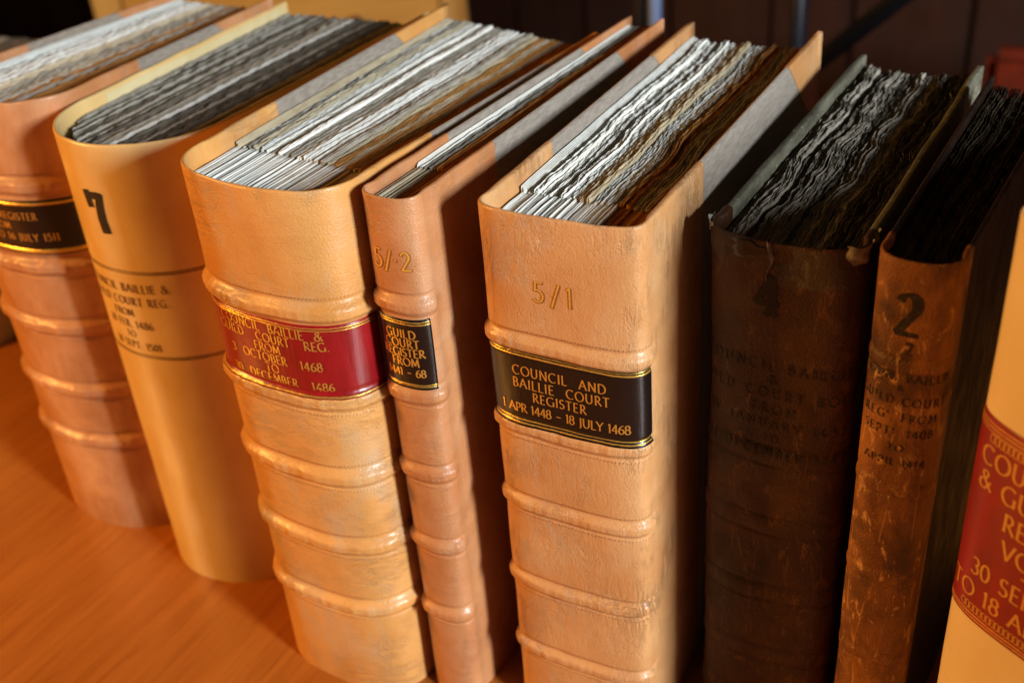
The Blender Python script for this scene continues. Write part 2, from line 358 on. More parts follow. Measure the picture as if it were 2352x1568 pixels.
# ------------------------------------------------------------------ the book builder
class Book:
    def __init__(s, name, label, cx, cy, W, Wb, D, H, yaw=0, b=.01, r=.015, n=4, tb=.0045, ts=.003, lea='lea_tan', q=.10,
                 bands=(), band_h=.0075, band_amp=.0045, group='old register books standing in a row on the table', seed=1, lump=.0006, groove=0, rim_dip=0.0):
        s.root = thing(name, label, 'book', (cx, cy, 0), yaw, group)
        s.W, s.Wb, s.D, s.H, s.b, s.r, s.n, s.tb, s.ts, s.q = W, Wb, D, H, b, r, n, tb, ts, q
        s.lea = M[lea]; s.bands = bands; s.bh, s.ba = band_h, band_amp; s.seed = seed; s.lump = lump; s.groove = groove; s.rim_dip = rim_dip
        # outer path across the spine, densely sampled, with arc length
        th = np.linspace(0, math.pi, 240)
        a = W/2; e = 2/n
        cu = -a*np.sign(np.cos(th))*np.abs(np.cos(th))**e
        cv = r-(r+b)*np.abs(np.sin(th))**e
        L = q-r; k = 26
        u = np.concatenate([np.full(k, -a), cu[1:-1], np.full(k, a)])
        v = np.concatenate([np.linspace(q, r, k), cv[1:-1], np.linspace(r, q, k)])
        d = np.hypot(np.diff(u), np.diff(v)); sl = np.concatenate([[0], np.cumsum(d)])
        m = np.interp(0, [0], [0])
        mid = sl[-1]/2
        ss = sl-mid
        half_spine = (sl[-1]-2*L)/2
        N = 170
        tgt = np.linspace(-mid, mid, N)
        # denser across the rounded part
        tgt = np.concatenate([np.linspace(-mid, -half_spine, 22)[:-1], np.linspace(-half_spine, half_spine, N-42), np.linspace(half_spine, mid, 22)[1:]])
        s.S = tgt; s.hs = half_spine
        s.fu = lambda t: np.interp(t, ss, u); s.fv = lambda t: np.interp(t, ss, v)
    def taper(s, u, v):
        f = 1+(s.Wb/s.W-1)*np.clip(v/s.D, 0, 1); return u*f
    def disp(s, t, z):
        d = 0*t+0*z
        edge = np.clip((s.hs+.004-np.abs(t))/.010, 0, 1); edge = edge*edge*(3-2*edge)
        tail = np.clip((s.hs+.022-np.abs(t))/.02, 0, 1)
        for i, zb in enumerate(s.bands):
            zz = z-zb+.0008*snoise(t*60, 0, s.seed*9+i, 2)
            x = np.clip(np.abs(zz)/s.bh, 0, 1)
            prof = np.clip((1-x)/.72, 0, 1); prof = prof*prof*(3-2*prof)
            prof = prof*(1+.06*snoise(t*650, zb*30, s.seed+i, 2))
            amp = s.ba*.74*(1+.17*snoise(t*150, zb*50, s.seed*5+i, 3))
            d = d+amp*prof*(edge*.93+.07*tail)
            # the skin is pinched tight beside the band
            y = (np.abs(zz)-s.bh*1.15)/(.0014)
            d = d-.0009*np.exp(-y*y)*edge
        d = d+s.lump*snoise(t*45, z*30, s.seed, 3)*edge
        if s.groove:
            g = (np.abs(t)-s.hs-.006)/.004
            d = d-s.groove*np.exp(-g*g)
        return d
    def pt(s, t, z, off=0.):
        t = np.asarray(t, float); z = np.asarray(z, float)
        e = .0006
        u, v = s.fu(t), s.fv(t)
        du, dv = s.fu(t+e)-s.fu(t-e), s.fv(t+e)-s.fv(t-e)
        L = np.maximum(np.hypot(du, dv), 1e-9); nu, nv = dv/L, -du/L
        d = s.disp(t, z)+off
        # slightly waisted spine: the head and tail caps flare a little
        uu, vv = u+nu*d, v+nv*d
        return np.stack(np.broadcast_arrays(s.taper(uu, vv), vv, z), -1)
    def inner(s, t, z):
        t = np.asarray(t, float)
        u, v = s.fu(t), s.fv(t)
        k = np.clip((np.abs(t)-s.hs)/.01+.5, 0, 1); th = s.ts+(s.tb-s.ts)*k
        e = .0015
        du, dv = s.fu(t+e)-s.fu(t-e), s.fv(t+e)-s.fv(t-e)
        L = np.maximum(np.hypot(du, dv), 1e-9); nu, nv = dv/L, -du/L
        return np.stack(np.broadcast_arrays(s.taper(u-nu*th, v-nv*th), v-nv*th, z), -1)
    def build_spine(s, name='spine'):
        H = s.H; hb = s.bh*1.5
        ivs = []; z = 0
        for zb in sorted(s.bands):
            if zb-hb < .004: continue
            ivs.append((z, zb-hb, 0)); ivs.append((zb-hb, zb+hb, 1)); z = zb+hb
        rr = min(.0022, s.ts*.7)
        ivs.append((z, H-rr, 0))
        S = s.S; nc = len(S)
        V = []; F = []; base = 0
        for (z0, z1, isb) in ivs:
            k = max(3, int(round((z1-z0)/(.0011 if isb else .004))))
            zs = np.linspace(z0, z1, k+1)
            T, Z = np.meshgrid(S, zs)
            P = s.pt(T, Z)
            if isb:
                # the raised band ends where the spine turns into the board
                sel = np.abs(S) <= s.hs+.020
                c0, c1 = np.where(sel)[0][0], np.where(sel)[0][-1]+1
                mesh_obj('raised_band', P[:, c0:c1].reshape(-1, 3), grid_faces(k+1, c1-c0), s.lea, s.root)
                for (a, b_) in ((0, c0+1), (c1-1, nc)):
                    Pp = P[:, a:b_]; V.append(Pp.reshape(-1, 3)); F.append(grid_faces(k+1, b_-a, base)); base += (k+1)*(b_-a)
            else:
                if z1 == H-rr:
                    # rolled head cap, then down the inside
                    kk = np.clip((np.abs(S)-s.hs)/.01+.5, 0, 1)
                    th = s.ts+(s.tb-s.ts)*kk
                    O = s.pt(S, S*0+z1); I = s.inner(S, S*0+z1)
                    Ci = []
                    for a in np.linspace(0, 1, 8)[1:]:
                        ang = a*math.pi
                        f = (1-math.cos(ang))/2
                        zz = z1+rr*math.sin(ang)+.0004*snoise(S*90, a, s.seed+3, 2)-s.rim_dip*np.clip(1-(S/s.hs)**2, 0, 1)*1.0
                        Q = O*(1-f)+I*f; Q[:, 2] = zz; Ci.append(Q)
                    if s.rim_dip:
                        w = np.clip((Z-(H-.03))/.03, 0, 1)**2
                        P[..., 2] -= w*s.rim_dip*np.clip(1-(T/s.hs)**2, 0, 1)
                    for zi in (H-.006, H-.015, H-.03, H-.06, H*.6, H*.3, .0): Ci.append(s.inner(S, S*0+zi))
                    P = np.concatenate([P, np.array(Ci)], 0)
                V.append(P.reshape(-1, 3)); F.append(grid_faces(P.shape[0], nc, base)); base += P.shape[0]*nc
        # close the ends of the leather on both boards, and its inside face on the boards
        for sg in (-1, 1):
            te = sg*S[-1]
            nz = 24; zs = np.linspace(0, H-rr*1.0, nz)
            E = np.stack([s.pt(np.full(nz, te), zs), s.inner(np.full(nz, te), zs)], 1)
            V.append(E.reshape(-1, 3)); F.append(grid_faces(nz, 2, base)); base += nz*2
        o = mesh_obj(name, np.concatenate(V), np.concatenate(F), s.lea, s.root)
        return o
    def board_section(s, zlo, zhi, grow=0., tb=None, n=5):
        """profile of a board in (offset from outer face towards the inside, z), over the top"""
        tb = tb or s.tb; rr = min(tb*.42, .002)
        P = [(-grow, zlo), (-grow, zhi-rr)]
        for a in np.linspace(0, math.pi/2, n)[1:]: P.append((-grow+rr-rr*math.cos(a), zhi-rr+rr*math.sin(a)+grow))
        for a in np.linspace(0, math.pi/2, n): P.append((tb+grow-rr+rr*math.sin(a), zhi-rr+rr*math.cos(a)+grow))
        P.append((tb+grow, zlo))
        return np.array(P)
    def build_boards(s, mat, corner=None, corner_len=.09, v0=None, mat_top=None, wob=0.0):
        for sg in (-1, 1):
            a = s.W/2-.0003; D = s.D; v0_ = s.q-.003 if v0 is None else v0
            P = s.board_section(.0004, s.H-.0006, 0, s.tb-.0006)
            nv = 40; vs_ = np.linspace(v0_, D, nv)
            vs_ = np.concatenate([vs_[:-1], [D-.0012, D-.0003, D]])
            ins = np.concatenate([np.zeros(nv-1), [0, .0006, .0014]])
            rows = []
            for j, v in enumerate(vs_):
                u = sg*(a-np.clip(P[:, 0], ins[j], s.tb-.0006-ins[j]))
                z = np.minimum(P[:, 1], s.H-.0006-ins[j]) + wob*snoise(v*80, 0, s.seed+11, 2)*(P[:, 1] > .1)
                rows.append(np.stack([s.taper(u, v)+wob*.8*snoise(v*60, sg, s.seed+4, 2), np.full(len(u), v), z], -1))
            V = np.array(rows).reshape(-1, 3); npf = len(P)
            F = grid_faces(len(vs_), npf, 0, flip=(sg > 0)).tolist()
            F.append(tuple(range((len(vs_)-1)*npf, len(vs_)*npf)) if sg < 0 else tuple(range(len(vs_)*npf-1, (len(vs_)-1)*npf-1, -1)))
            F.append(tuple(range(npf))[::-1])
            # underside
            bd = mesh_obj('board', V, F, mat, s.root)
            if corner:
                c = corner_len; g = .0004
                for top in (True, False):
                    zl = s.H-c*.92 if top else None
                    P = s.board_section(s.H-c*.92, s.H-.0006, g, s.tb-.0006, 5)
                    # more rows down the two faces so that the diagonal reads straight
                    rows = []
                    for t in np.linspace(0, 1, 7):
                        vst = D-c*np.clip(1-(s.H-P[:, 1])/(c*.92), .02, 1)
                        v = vst+(D+g-vst)*t
                        u = sg*(a-P[:, 0]); z = P[:, 1] if top else s.H-P[:, 1]
                        rows.append(np.stack([s.taper(u, v), v, z], -1))
                    V = np.array(rows).reshape(-1, 3); npf = len(P)
                    F = grid_faces(7, npf, 0, flip=((sg > 0) == top)).tolist()
                    F.append(tuple(range(6*npf, 7*npf)))
                    mesh_obj('leather_corner', V, F, corner, s.root)
    def patch(s, name, t0, t1, z0, z1, off, mat, parent, nt=None, nz=None, thick=True, rough=0.):
        nt = nt or max(2, int((t1-t0)/.0016)); nz = nz or max(2, int((z1-z0)/.0012))
        T, Z = np.meshgrid(np.linspace(t0, t1, nt+1), np.linspace(z0, z1, nz+1))
        if rough:
            r = np.random.default_rng(int(abs(z0)*1e5))
            Z = Z.copy(); Z[0] += r.normal(0, rough, nt+1); Z[-1] += r.normal(0, rough, nt+1)
        P = s.pt(T, Z, off)
        if thick:   # skirt back to the leather all round
            B = s.pt(T, Z, -.0004)
            full = P.copy()
            top = B[-1:]; bot = B[:1]
            A = np.concatenate([bot, full, top], 0)
            l = np.concatenate([B[:1, :1], B[:, :1], B[-1:, :1]], 0); r_ = np.concatenate([B[:1, -1:], B[:, -1:], B[-1:, -1:]], 0)
            A = np.concatenate([l, A, r_], 1)
            return mesh_obj(name, A.reshape(-1, 3), grid_faces(A.shape[0], A.shape[1]), mat, parent)
        return mesh_obj(name, P.reshape(-1, 3), grid_faces(nz+1, nt+1), mat, parent)
    def text(s, name, lines, mat, parent, off=.0009, **kw):
        """lines: (text, centre s, baseline z, height[, options])"""
        V = []; F = []
        for li, ln in enumerate(lines):
            tx, cs, bz, h = ln[:4]; k = dict(kw); k.update(ln[4] if len(ln) > 4 else {})
            for q in text_polys(tx, h, seed=li+s.seed*20, **k):
                q = np.array(q); b = len(V)
                if s.tmax is not None and (np.abs(q[:, 0]+cs) > s.tmax).any(): continue
                for p in s.pt(q[:, 0]+cs, q[:, 1]+bz, off): V.append(p)
                F.append((b, b+3, b+2, b+1) if False else (b, b+1, b+2, b+3))
        if V:
            o = mesh_obj(name, np.array(V), F, mat, parent, smooth=False)
            return o
    tmax = None
    def label_patch(s, t0, t1, z0, z1, mat, lines, gold='gold', rules=((.0022, .0006), (.004, .0011)), lettering_off=.0010, rules_bot=None, **kw):
        L = s.patch('label', t0, t1, z0, z1, .0006, M[mat], s.root)
        for which, rl in (('top', rules), ('bot', rules_bot or rules)):
            for (d, w) in rl:
                zc = z1-d if which == 'top' else z0+d
                s.patch('gold_rule', t0+.0002, t1-.0002, zc-w/2, zc+w/2, .00075, M[gold], L, nz=1, rough=.00008)
        s.text('lettering', lines, M[gold], L, off=lettering_off, **kw)
        return L
    def stitches(s, zs, pitch=.0027, hgt=.0024, mat=None):
        """rows of small tooled ticks along the edges of the raised bands"""
        for zc in zs:
            V = []; F = []
            t = -s.hs*.93
            r = random.Random(int(zc*1e5)+s.seed)
            while t < s.hs*.93:
                a = .00055; sl = .0012
                z0 = zc-hgt/2+r.uniform(-.0002, .0002); z1 = z0+hgt
                q = s.pt([t-a, t+a, t+a+sl, t-a+sl, t+sl/2], [z0, z0, z1, z1, (z0+z1)/2], np.array([-.0002, -.0002, -.0002, -.0002, .0006]))
                b = len(V); V += list(q); F += [(b, b+1, b+4), (b+1, b+2, b+4), (b+2, b+3, b+4), (b+3, b, b+4)]
                t += pitch*r.uniform(.85, 1.15)
            mesh_obj('tooled_line', np.array(V), F, mat or M['tooled'], s.root)
    def pages(s, rec, palette, sec=.0055, pitch=.0008, vfold=None, gap=.002, back=.006, wave=(.0015, .05), wave2=(.0004, .014), deckle=.0007, nseg=110,
              hvar=.0012, guard_pal=None, first=None, bow=0., seed=3, crinkle=0., spread=0., lo=None, hi=None, sheet_t=.62, xfrac=1.0):
        H = s.H; r = np.random.default_rng(seed)
        a = s.W/2-s.tb-.0012; bb = s.b-s.ts
        x0, x1 = (-a if lo is None else lo), (a if hi is None else hi)
        def vfront(x):
            aa = s.W/2-s.ts*.9
            return s.r-(s.r+bb)*(np.clip(1-np.abs(x/aa)**s.n, 0, 1))**(1/s.n)+gap
        ns = max(2, int(round((x1-x0)/sec)))
        edges = np.linspace(x0, x1, ns+1); edges[1:-1] += r.uniform(-.28, .28, ns-1)*sec
        for j in range(ns):
            c0, c1 = edges[j], edges[j+1]; wd = c1-c0
            fr = (j+.5)/ns
            # ---- leaves
            nsh = max(2, int(round(wd/pitch)))
            zsec = H-rec+r.uniform(-hvar, hvar)
            pal = palette(fr, r)
            thick_first = first and j == 0
            if thick_first: nsh = 5; zsec = H-rec+first
            V = []; F = []; base = 0
            for i in range(nsh):
                xc = c0+wd*(i+.5)/nsh
                if vfold is None: va = vfront(xc)+r.uniform(0, .0015)
                else: va = vfold+r.uniform(-.001, .001)+.0012*abs((i+.5)/nsh-.5)*2
                vb = s.D-back+r.uniform(-.0022, .0016)-bow*(1-(2*fr-1)**2)
                v = np.linspace(va, vb, nseg)
                t = (v-va)/(vb-va)
                ed = np.clip(np.minimum(xc-x0, x1-xc)/.005, .25, 1)
                w = wave[0]*snoise(v/wave[1]*2.2, xc*62, seed, 2)*ed*np.clip(t*6, 0, 1)
                w = w+wave2[0]*snoise(v/wave2[1]*2.2, xc*90+j*.7, seed+5, 2)*ed*np.clip(t*8, 0, 1)
                w = w+wd*.28*snoise(v*35, j*3.1, seed+9+j, 2)*np.clip(t*6, 0, 1)*ed
                if crinkle: w = w+crinkle*snoise(v*420, i*1.7+j*5, seed+2, 2)
                # leaves pinch together at the fold
                pin = np.exp(-t*40)*.35
                x = xc+w; x = x+(c0+wd/2-x)*pin
                x = np.clip(x, x0-.0004, x1+.0004)
                tt = wd/nsh*sheet_t*(1.2 if thick_first else 1)
                zt = zsec+r.normal(0, hvar*.35)+deckle*(.75*snoise(v*200, i+j*7., seed+1, 3)+.2*r.normal(0, 1, nseg))+.0004*snoise(v*25, 0, j)
                tipx = r.normal(0, tt*.12, nseg) if not thick_first else 0
                if thick_first: zt = zsec+(.0006*snoise(v*30, 0, j))-i*.0006
                X = [x-tt/2, x-tt/2, x-tt*.22+tipx, x+tt*.22+tipx, x+tt/2, x+tt/2]
                Zs = [0*v+.003, zt-.0016, zt, zt-.0001, zt-.0016, 0*v+.003]
                P = np.stack([np.stack([s.taper(X[k], v), v, Zs[k]], -1) for k in range(6)], 1)
                V.append(P.reshape(-1, 3)); F.append(grid_faces(nseg, 6, base, flip=False))
                for e_, fl in ((0, 1), (nseg-1, 0)):
                    q = base+e_*6
                    F.append(np.array([[q, q+1, q+4, q+5], [q+1, q+2, q+3, q+4]])[:, ::(-1 if fl else 1)])
                base += nseg*6
            mesh_obj('page_section', np.concatenate(V), np.concatenate(F), M[pal], s.root, smooth=True)
            # ---- narrow guards that carry the leaves at the spine
            if vfold is not None:
                V = []; F = []; base = 0
                ng = max(2, int(round(wd/pitch*.8)))
                zg = H-rec-.0012+r.uniform(-.0008, .0006)
                for i in range(ng):
                    xc = c0+wd*(.06+.88*(i+.5)/ng); va = vfront(xc); n2 = 14
                    v = np.linspace(va, vfold+.002+r.uniform(-.003, .001), n2); t = np.linspace(0, 1, n2)
                    x = xc+.0002*snoise(v*60, i, seed+j, 2)+(c0+wd/2-xc)*np.clip(t-.8, 0, 1)*1.2
                    tt = wd/ng*.6; zt = zg+r.normal(0, .0005)+.0002*snoise(v*100, i, seed, 2)
                    X = [x-tt/2, x-tt/2, x-tt*.3, x+tt*.3, x+tt/2, x+tt/2]; Zs = [0*v+.003, zt-.0006, zt, zt, zt-.0006, 0*v+.003]
                    P = np.stack([np.stack([s.taper(X[k], v), v, Zs[k]], -1) for k in range(6)], 1)
                    V.append(P.reshape(-1, 3)); F.append(grid_faces(n2, 6, base))
                    for e_, fl in ((0, 1), (n2-1, 0)):
                        q = base+e_*6
                        F.append(np.array([[q, q+1, q+4, q+5], [q+1, q+2, q+3, q+4]])[:, ::(-1 if fl else 1)])
                    base += n2*6
                gp = (guard_pal or palette)(fr, r)
                mesh_obj('page_guard', np.concatenate(V), np.concatenate(F), M[gp], s.root, smooth=True)

def pick(r, items):
    k = r.random()*sum(w for _, w in items)
    for n_, w in items:
        k -= w
        if k <= 0: return n_
    return items[-1][0]

# ------------------------------------------------------------------ the setting
TX0, TX1, TY0, TY1 = -2.6, 1.6, -.9, 1.45
V = []; nx, ny = 2, 2
table = structure(box('table_top', TX0, TX1, TY0, TY1, -.035, 0, M['table'], None, .004))
structure(box('floor', -5, 5, -2.5, 4.6, -.86, -.76, M['floor'], None, 0))
wall = structure(box('wall', -5, 5, 3.46, 3.56, -.76, 1.8, M['panel'], None, 0))
x = -4.98; k = 0
while x < 2.6:
    w_ = .30+.05*math.sin(k*2.3)
    box('plank', x, x+w_-.012, 3.43+.004*math.sin(k*1.7), 3.459, -.75, 1.79, M['panel'], wall, .005)
    x += w_; k += 1

# golden chest of drawers standing behind the table
cb = thing('chest_of_drawers', 'golden wooden chest with drawers standing blurred behind the books', 'cabinet', (-2.02, 2.33, -.76), .62)
cw, chh = .48, .95
box('carcass', -cw+.02, cw-.02, .022, .5, .0, chh-.03, M['cab'], cb)
box('top_board', -cw-.02, cw+.02, -.02, .52, chh-.03, chh, M['cab'], cb)
for sg in (-1, 1): box('stile', sg*(cw-.035)-.035, sg*(cw-.035)+.035, -.012, .021, 0, chh-.031, M['cab_edge'], cb)
for i in range(3):
    z0 = .02+i*.28+.02*0
    d_ = box('drawer_front', -cw+.075, cw-.075, -.004, .0215, z0, z0+.268, M['cab'], cb)
    for hx in (-.30, .183):
        tube('drawer_knob', [(hx, -.004, z0+.13+.0), (hx, -.02, z0+.13), (hx, -.034, z0+.13)], [.012, .010, .019], M['blackmetal'], d_, 12)

# dark metal stand behind: an upright with its highlight as a pale tube, then an easel with a slanting leg
st = thing('metal_stand', 'dark metal stand with a highlight painted along its upright, blurred behind the middle books', 'stand', (-.9, 2.1, -.76), 0)
tube('upright', [(0, 0, 0), (0, 0, 1.6)], .018, M['blackmetal'], st)
tube('upright_highlight', [(0.03, -.018, .6), (0.03, -.018, 1.6)], .014, M['highlight_blue'], st)  # added tube painting the bluish highlight on the dark upright
tube('foot', [(-.25, 0, .02), (.25, 0, .02)], .018, M['blackmetal'], st)
es = thing('folding_easel', 'black folding easel with an upright and a slanting leg behind the right-hand books', 'easel', (-.59, 2.1, -.76), 0)
tube('upright', [(0, 0, 0), (0, 0, 1.6)], .017, M['blackmetal'], es)
tube('slanting_leg', [(.0, -.02, .79), (.8, -.02, 1.54)], .017, M['blackmetal'], es)
tube('foot', [(-.2, 0, .02), (.2, 0, .02)], .017, M['blackmetal'], es)
chs = thing('chair', 'orange-red upholstered chair, out of focus at the right edge behind the dark books', 'chair', (-.06, 2.6, -.76), .1)
box('seat', -.26, .26, -.25, .25, .40, .50, M['redseat'], chs, .04)
box('backrest', -.25, .25, .0, .07, .45, .72, M['redseat'], chs, .03)
for sx in (-.22, .22):
    for sy in (-.2, .22): tube('leg', [(sx, sy, 0), (sx, sy, .42)], .018, M['blackmetal'], chs, 10)
    tube('back_post', [(sx*.9, .035, .42), (sx*.9, .035, .5)], .014, M['blackmetal'], chs, 10)

# ------------------------------------------------------------------ the books
GROUP = 'old register books standing in a row on the table'
# leftmost, only the tip of its head shows
bz = Book('register_book', 'pale vellum book at the far left edge, only its blurred top corner showing', -1.40, .80, .13, .13, .28, .36, .10, b=.03, r=.03, n=2.4, lea='vellum_board', q=.1, seed=21, bands=())
bz.build_spine(); bz.build_boards(M['vellum_board'])
bz.pages(.006, lambda f, r: pick(r, [('paper_white', 2), ('paper_grey', 2)]), sec=.009, pitch=.0014, nseg=60, seed=31)

# salmon leather book
ba = Book('register_book', 'salmon leather book at the left with a black gold-ruled title label', -.915, .640, .172, .135, .312, .484, -.03, b=.036, r=.028, n=2.2,
          lea='lea_salmon', q=.105, bands=(.404, .321, .254, .180, .116), band_h=.009, band_amp=.006, seed=2)
ba.build_spine(); ba.build_boards(M['cloth'], M['lea_salmon'], .095)
ba.label_patch(-ba.hs*.97, ba.hs*.97, .336, .391, 'black_skiver',
    [("COUNCIL REGISTER", .006, .372, .0070), ("FROM", .006, .3615, .0070), ("8 DEC. 1501 TO 16 JULY 1511", .001, .3505, .0072)], rules=((.0035, .0026),), rules_bot=((.0035, .0042),), track=.16)
ba.stitches([z+d for z in ba.bands for d in (-.0125, .0125)])
ba.pages(.012, lambda f, r: pick(r, [('paper_white', 3*(f < .3)), ('paper_grey', 3), ('paper_cream', 1.2), ('paper_warm_shade', 2*(f > .6))]), sec=.004, pitch=.0009, gap=.004, seed=41, wave=(.001, .06), deckle=.001, nseg=90, first=.004)  # white to tan across the leaves paints light and right-board shade

# honey coloured book with the number 7
b7 = Book('register_book', 'honey yellow book with a tightly rounded spine and a large black number 7', -.742, .640, .166, .188, .338, .474, .024, b=.056, r=.024, n=2.05,
          lea='lea_vellum', q=.336, bands=(), seed=3, lump=.0004, groove=.0022, tb=.0042, ts=.0035)
b7.build_spine()
for sg in (-1, 1):   # cream paste-down on the inside of each board
    zz = np.linspace(.006, b7.H-.0035, 12); vv = np.linspace(.05, b7.D-.008, 20)
    Vv, Zz = np.meshgrid(vv, zz); U = b7.taper(sg*(b7.W/2-b7.tb-.0004), Vv)
    mesh_obj('pastedown', np.stack([U, Vv, Zz], -1).reshape(-1, 3), grid_faces(12, 20), M['vellum_board'], b7.root)
b7.tmax = b7.hs*.9
b7.text('number', [("~", -.006, .394, .036, dict(thick=.21, thin=.18, serif=0, wide=.82))], M['ink'], b7.root, off=.0005)
for zc in (.357, .271):
    for d in (-.0013, 0, .0013): b7.patch('black_rule', -b7.hs*.97, b7.hs*.97, zc+d-.00028, zc+d+.00028, .00035, M['ink_faded'], b7.root, nz=1, thick=False)
b7.text('lettering', [("COUNCIL BAILLIE &", -.006, .3375, .0078), ("GUILD COURT REG.", -.006, .3240, .0076), ("FROM", -.010, .3120, .0070), ("30 FEB, 1486", -.008, .3000, .0072),
    ("TO", -.008, .2895, .0066), ("30 SEPT. 1501", -.006, .2780, .0070)], M['ink_faded'], b7.root, off=.0005, thick=.15, thin=.06, track=.14)
b7.pages(.013, lambda f, r: pick(r, [('paper_grey', 3.0), ('paper_dark', 4.0), ('paper_white', .35)]), sec=.0034, pitch=.00072, gap=.014, seed=42, sheet_t=.68, wave=(.0016, .10), wave2=(.00015, .03), deckle=.0008, nseg=120, hvar=.0016, crinkle=.00012)

# wide tan book with the red label
b6 = Book('register_book', 'wide tan calf book with a glossy red title label', -.5365, .566, .146, .166, .385, .493, 0, b=.033, r=.020, n=2.7,
          lea='lea_tan', q=.105, bands=(.396, .318, .244, .171, .101), band_h=.0088, band_amp=.0058, seed=4)
b6.build_spine(); b6.build_boards(M['cloth'], M['lea_tan'], .10)
b6.label_patch(-b6.hs*.985, b6.hs*.90, .323, .386, 'red_skiver',
    [("COUNCIL  BAILLIE  &", .003, .3740, .0074), ("GUILD   COURT   REG.", .003, .3650, .0074), ("FROM", .0, .3560, .0074), ("3  OCTOBER   1468", .004, .3470, .0074),
     ("TO", .001, .3380, .0074), ("30  DECEMBER   1486", .006, .3290, .0074)], rules=((.0022, .0007), (.0042, .0009)), rules_bot=((.0012, .0011),), track=.09, thick=.19, thin=.075, wear=.035)
b6.stitches([z+d for z in b6.bands for d in (-.0125, .0125)])
b6.pages(.0145, lambda f, r: pick(r, [('paper_white', 5*(f < .62)), ('paper_clean', 3*(f < .6)), ('paper_grey', 1.6), ('paper_cream', 1+1*(f > .5)), ('paper_warm_shade', 9*(f > .58))]), sec=.0056, pitch=.00068, vfold=.048, seed=43, sheet_t=.66,  # window light at left and warm shade at right painted as leaf colours
    wave=(.0008, .08), wave2=(.0002, .02), deckle=.0006, nseg=100, guard_pal=lambda f, r: 'paper_clean' if f < .3 and r.random() < .5 else ('paper_white' if f < .75 else 'paper_cream'), first=.003)

# the swollen book has sagged a little towards its right board
for o_ in [c for c in b6.root.children_recursive if c.type == 'MESH']:
    me_ = o_.data; co = np.empty(len(me_.vertices)*3); me_.vertices.foreach_get('co', co); co = co.reshape(-1, 3)
    xf = np.clip((co[:, 0]+b6.W/2)/b6.W, 0, 1)**1.5; vf = np.clip(co[:, 1]/b6.D, 0, 1)
    co[:, 2] *= 1-.010*xf-.022*xf*vf
    me_.vertices.foreach_set('co', co.ravel()); me_.update()

# thin rust book 5/2
b52 = Book('register_book', 'thin rust coloured book lettered 5/2 with a small black label', -.433, .568, .047, .036, .415, .485, -.033, b=.007, r=.010, n=2.4,
          lea='lea_rust', q=.105, bands=(.401, .324, .250, .176, .100), band_h=.0078, band_amp=.0042, seed=5, tb=.0042, ts=.0022, groove=.0014)
b52.build_spine(); b52.build_boards(M['cloth'], M['lea_rust'], .10)
b52.text('number', [("5/`2", .0020, .431, .0140, dict(thick=.11, thin=.08, serif=0, track=.10))], M['gold_number'], b52.root, off=.0004)
b52.text('number_shadow', [("5/`2", .0023, .4307, .0140, dict(thick=.19, thin=.15, serif=0, track=.10))], M['number_shade'], b52.root, off=.0002)  # darker shifted copy paints shade around the gold number
b52.label_patch(-b52.hs*.97, b52.hs*.76, .331, .391, 'black_skiver',
    [("GUILD", .001, .3755, .0067), ("COURT", .001, .3675, .0067), ("REGISTER", .001, .3595, .0067, dict(track=.05)), ("FROM", .002, .3515, .0067), ("1441 - 68", .0015, .3425, .0064, dict(track=.05))],
    rules=((.0020, .0008), (.0040, .0010)), track=.10, thick=.2, thin=.09)
b52.stitches([z+d for z in b52.bands for d in (-.0112, .0112)], pitch=.0018, hgt=.0016)
b52.pages(.007, lambda f, r: 'paper_clean' if f < .2 else pick(r, [('paper_grey', 1*(f < .5)), ('paper_warm_shade', 4), ('paper_dark', 1), ('paper_cream', .8)]), sec=.0036, pitch=.0008, vfold=.06, seed=44,  # clean left leaves, tan rest: lit and shaded sides put into colour
    wave=(.0016, .13), wave2=(.0003, .03), deckle=.0005, nseg=100, guard_pal=lambda f, r: 'paper_cream' if f < .5 else 'paper_warm_shade', first=.0012)

# 5/1, the book in focus
b51 = Book('register_book', 'tan calf book lettered 5/1 with a wide black council and court register label', -.3145, .589, .121, .124, .405, .481, .011, b=.011, r=.012, n=3.6,
          lea='lea_five', q=.105, bands=(.380, .307, .234, .152, .076), band_h=.0072, band_amp=.0042, seed=6, tb=.0052)
b51.build_spine(); b51.build_boards(M['cloth'], M['lea_five'], .10)
b51.text('number', [("5/1", -.001, .4175, .0150, dict(thick=.095, thin=.06, serif=.0, track=.30))], M['gold_number'], b51.root, off=.0004)
b51.text('number_shadow', [("5/1", -.0006, .4171, .0150, dict(thick=.16, thin=.12, serif=.0, track=.30))], M['number_shade'], b51.root, off=.0002)  # shifted dark copy, painted shade of the pressed-in number
b51.label_patch(-b51.hs*.975, b51.hs*.93, .3115, .374, 'black_skiver',
    [("COUNCIL  AND", -.001, .3545, .0076), ("BAILLIE  COURT", .0, .3440, .0076), ("REGISTER", -.001, .3340, .0074), ("1 APR 1448 - 18 JULY 1468", .0015, .3225, .0074, dict(track=.02))],
    rules=((.0016, .0009), (.0036, .0011)), rules_bot=((.0016, .0008), (.0036, .0009)), track=.12, thick=.16, thin=.07)
b51.stitches([z+d for z in b51.bands for d in (-.0105, .0105)], pitch=.0026, hgt=.0022)
def pal51(f, r):  # leaf colours paint the lit left and the shaded right of the block
    return pick(r, [('paper_clean', 3*(f < .5)), ('paper_white', 4*(f < .62)), ('paper_grey', 1.8*(f > .12)), ('paper_cream', 1+1.5*(f > .4)), ('paper_warm_shade', 4*(f > .66)), ('paper_dark', 1.0*(f > .66))])
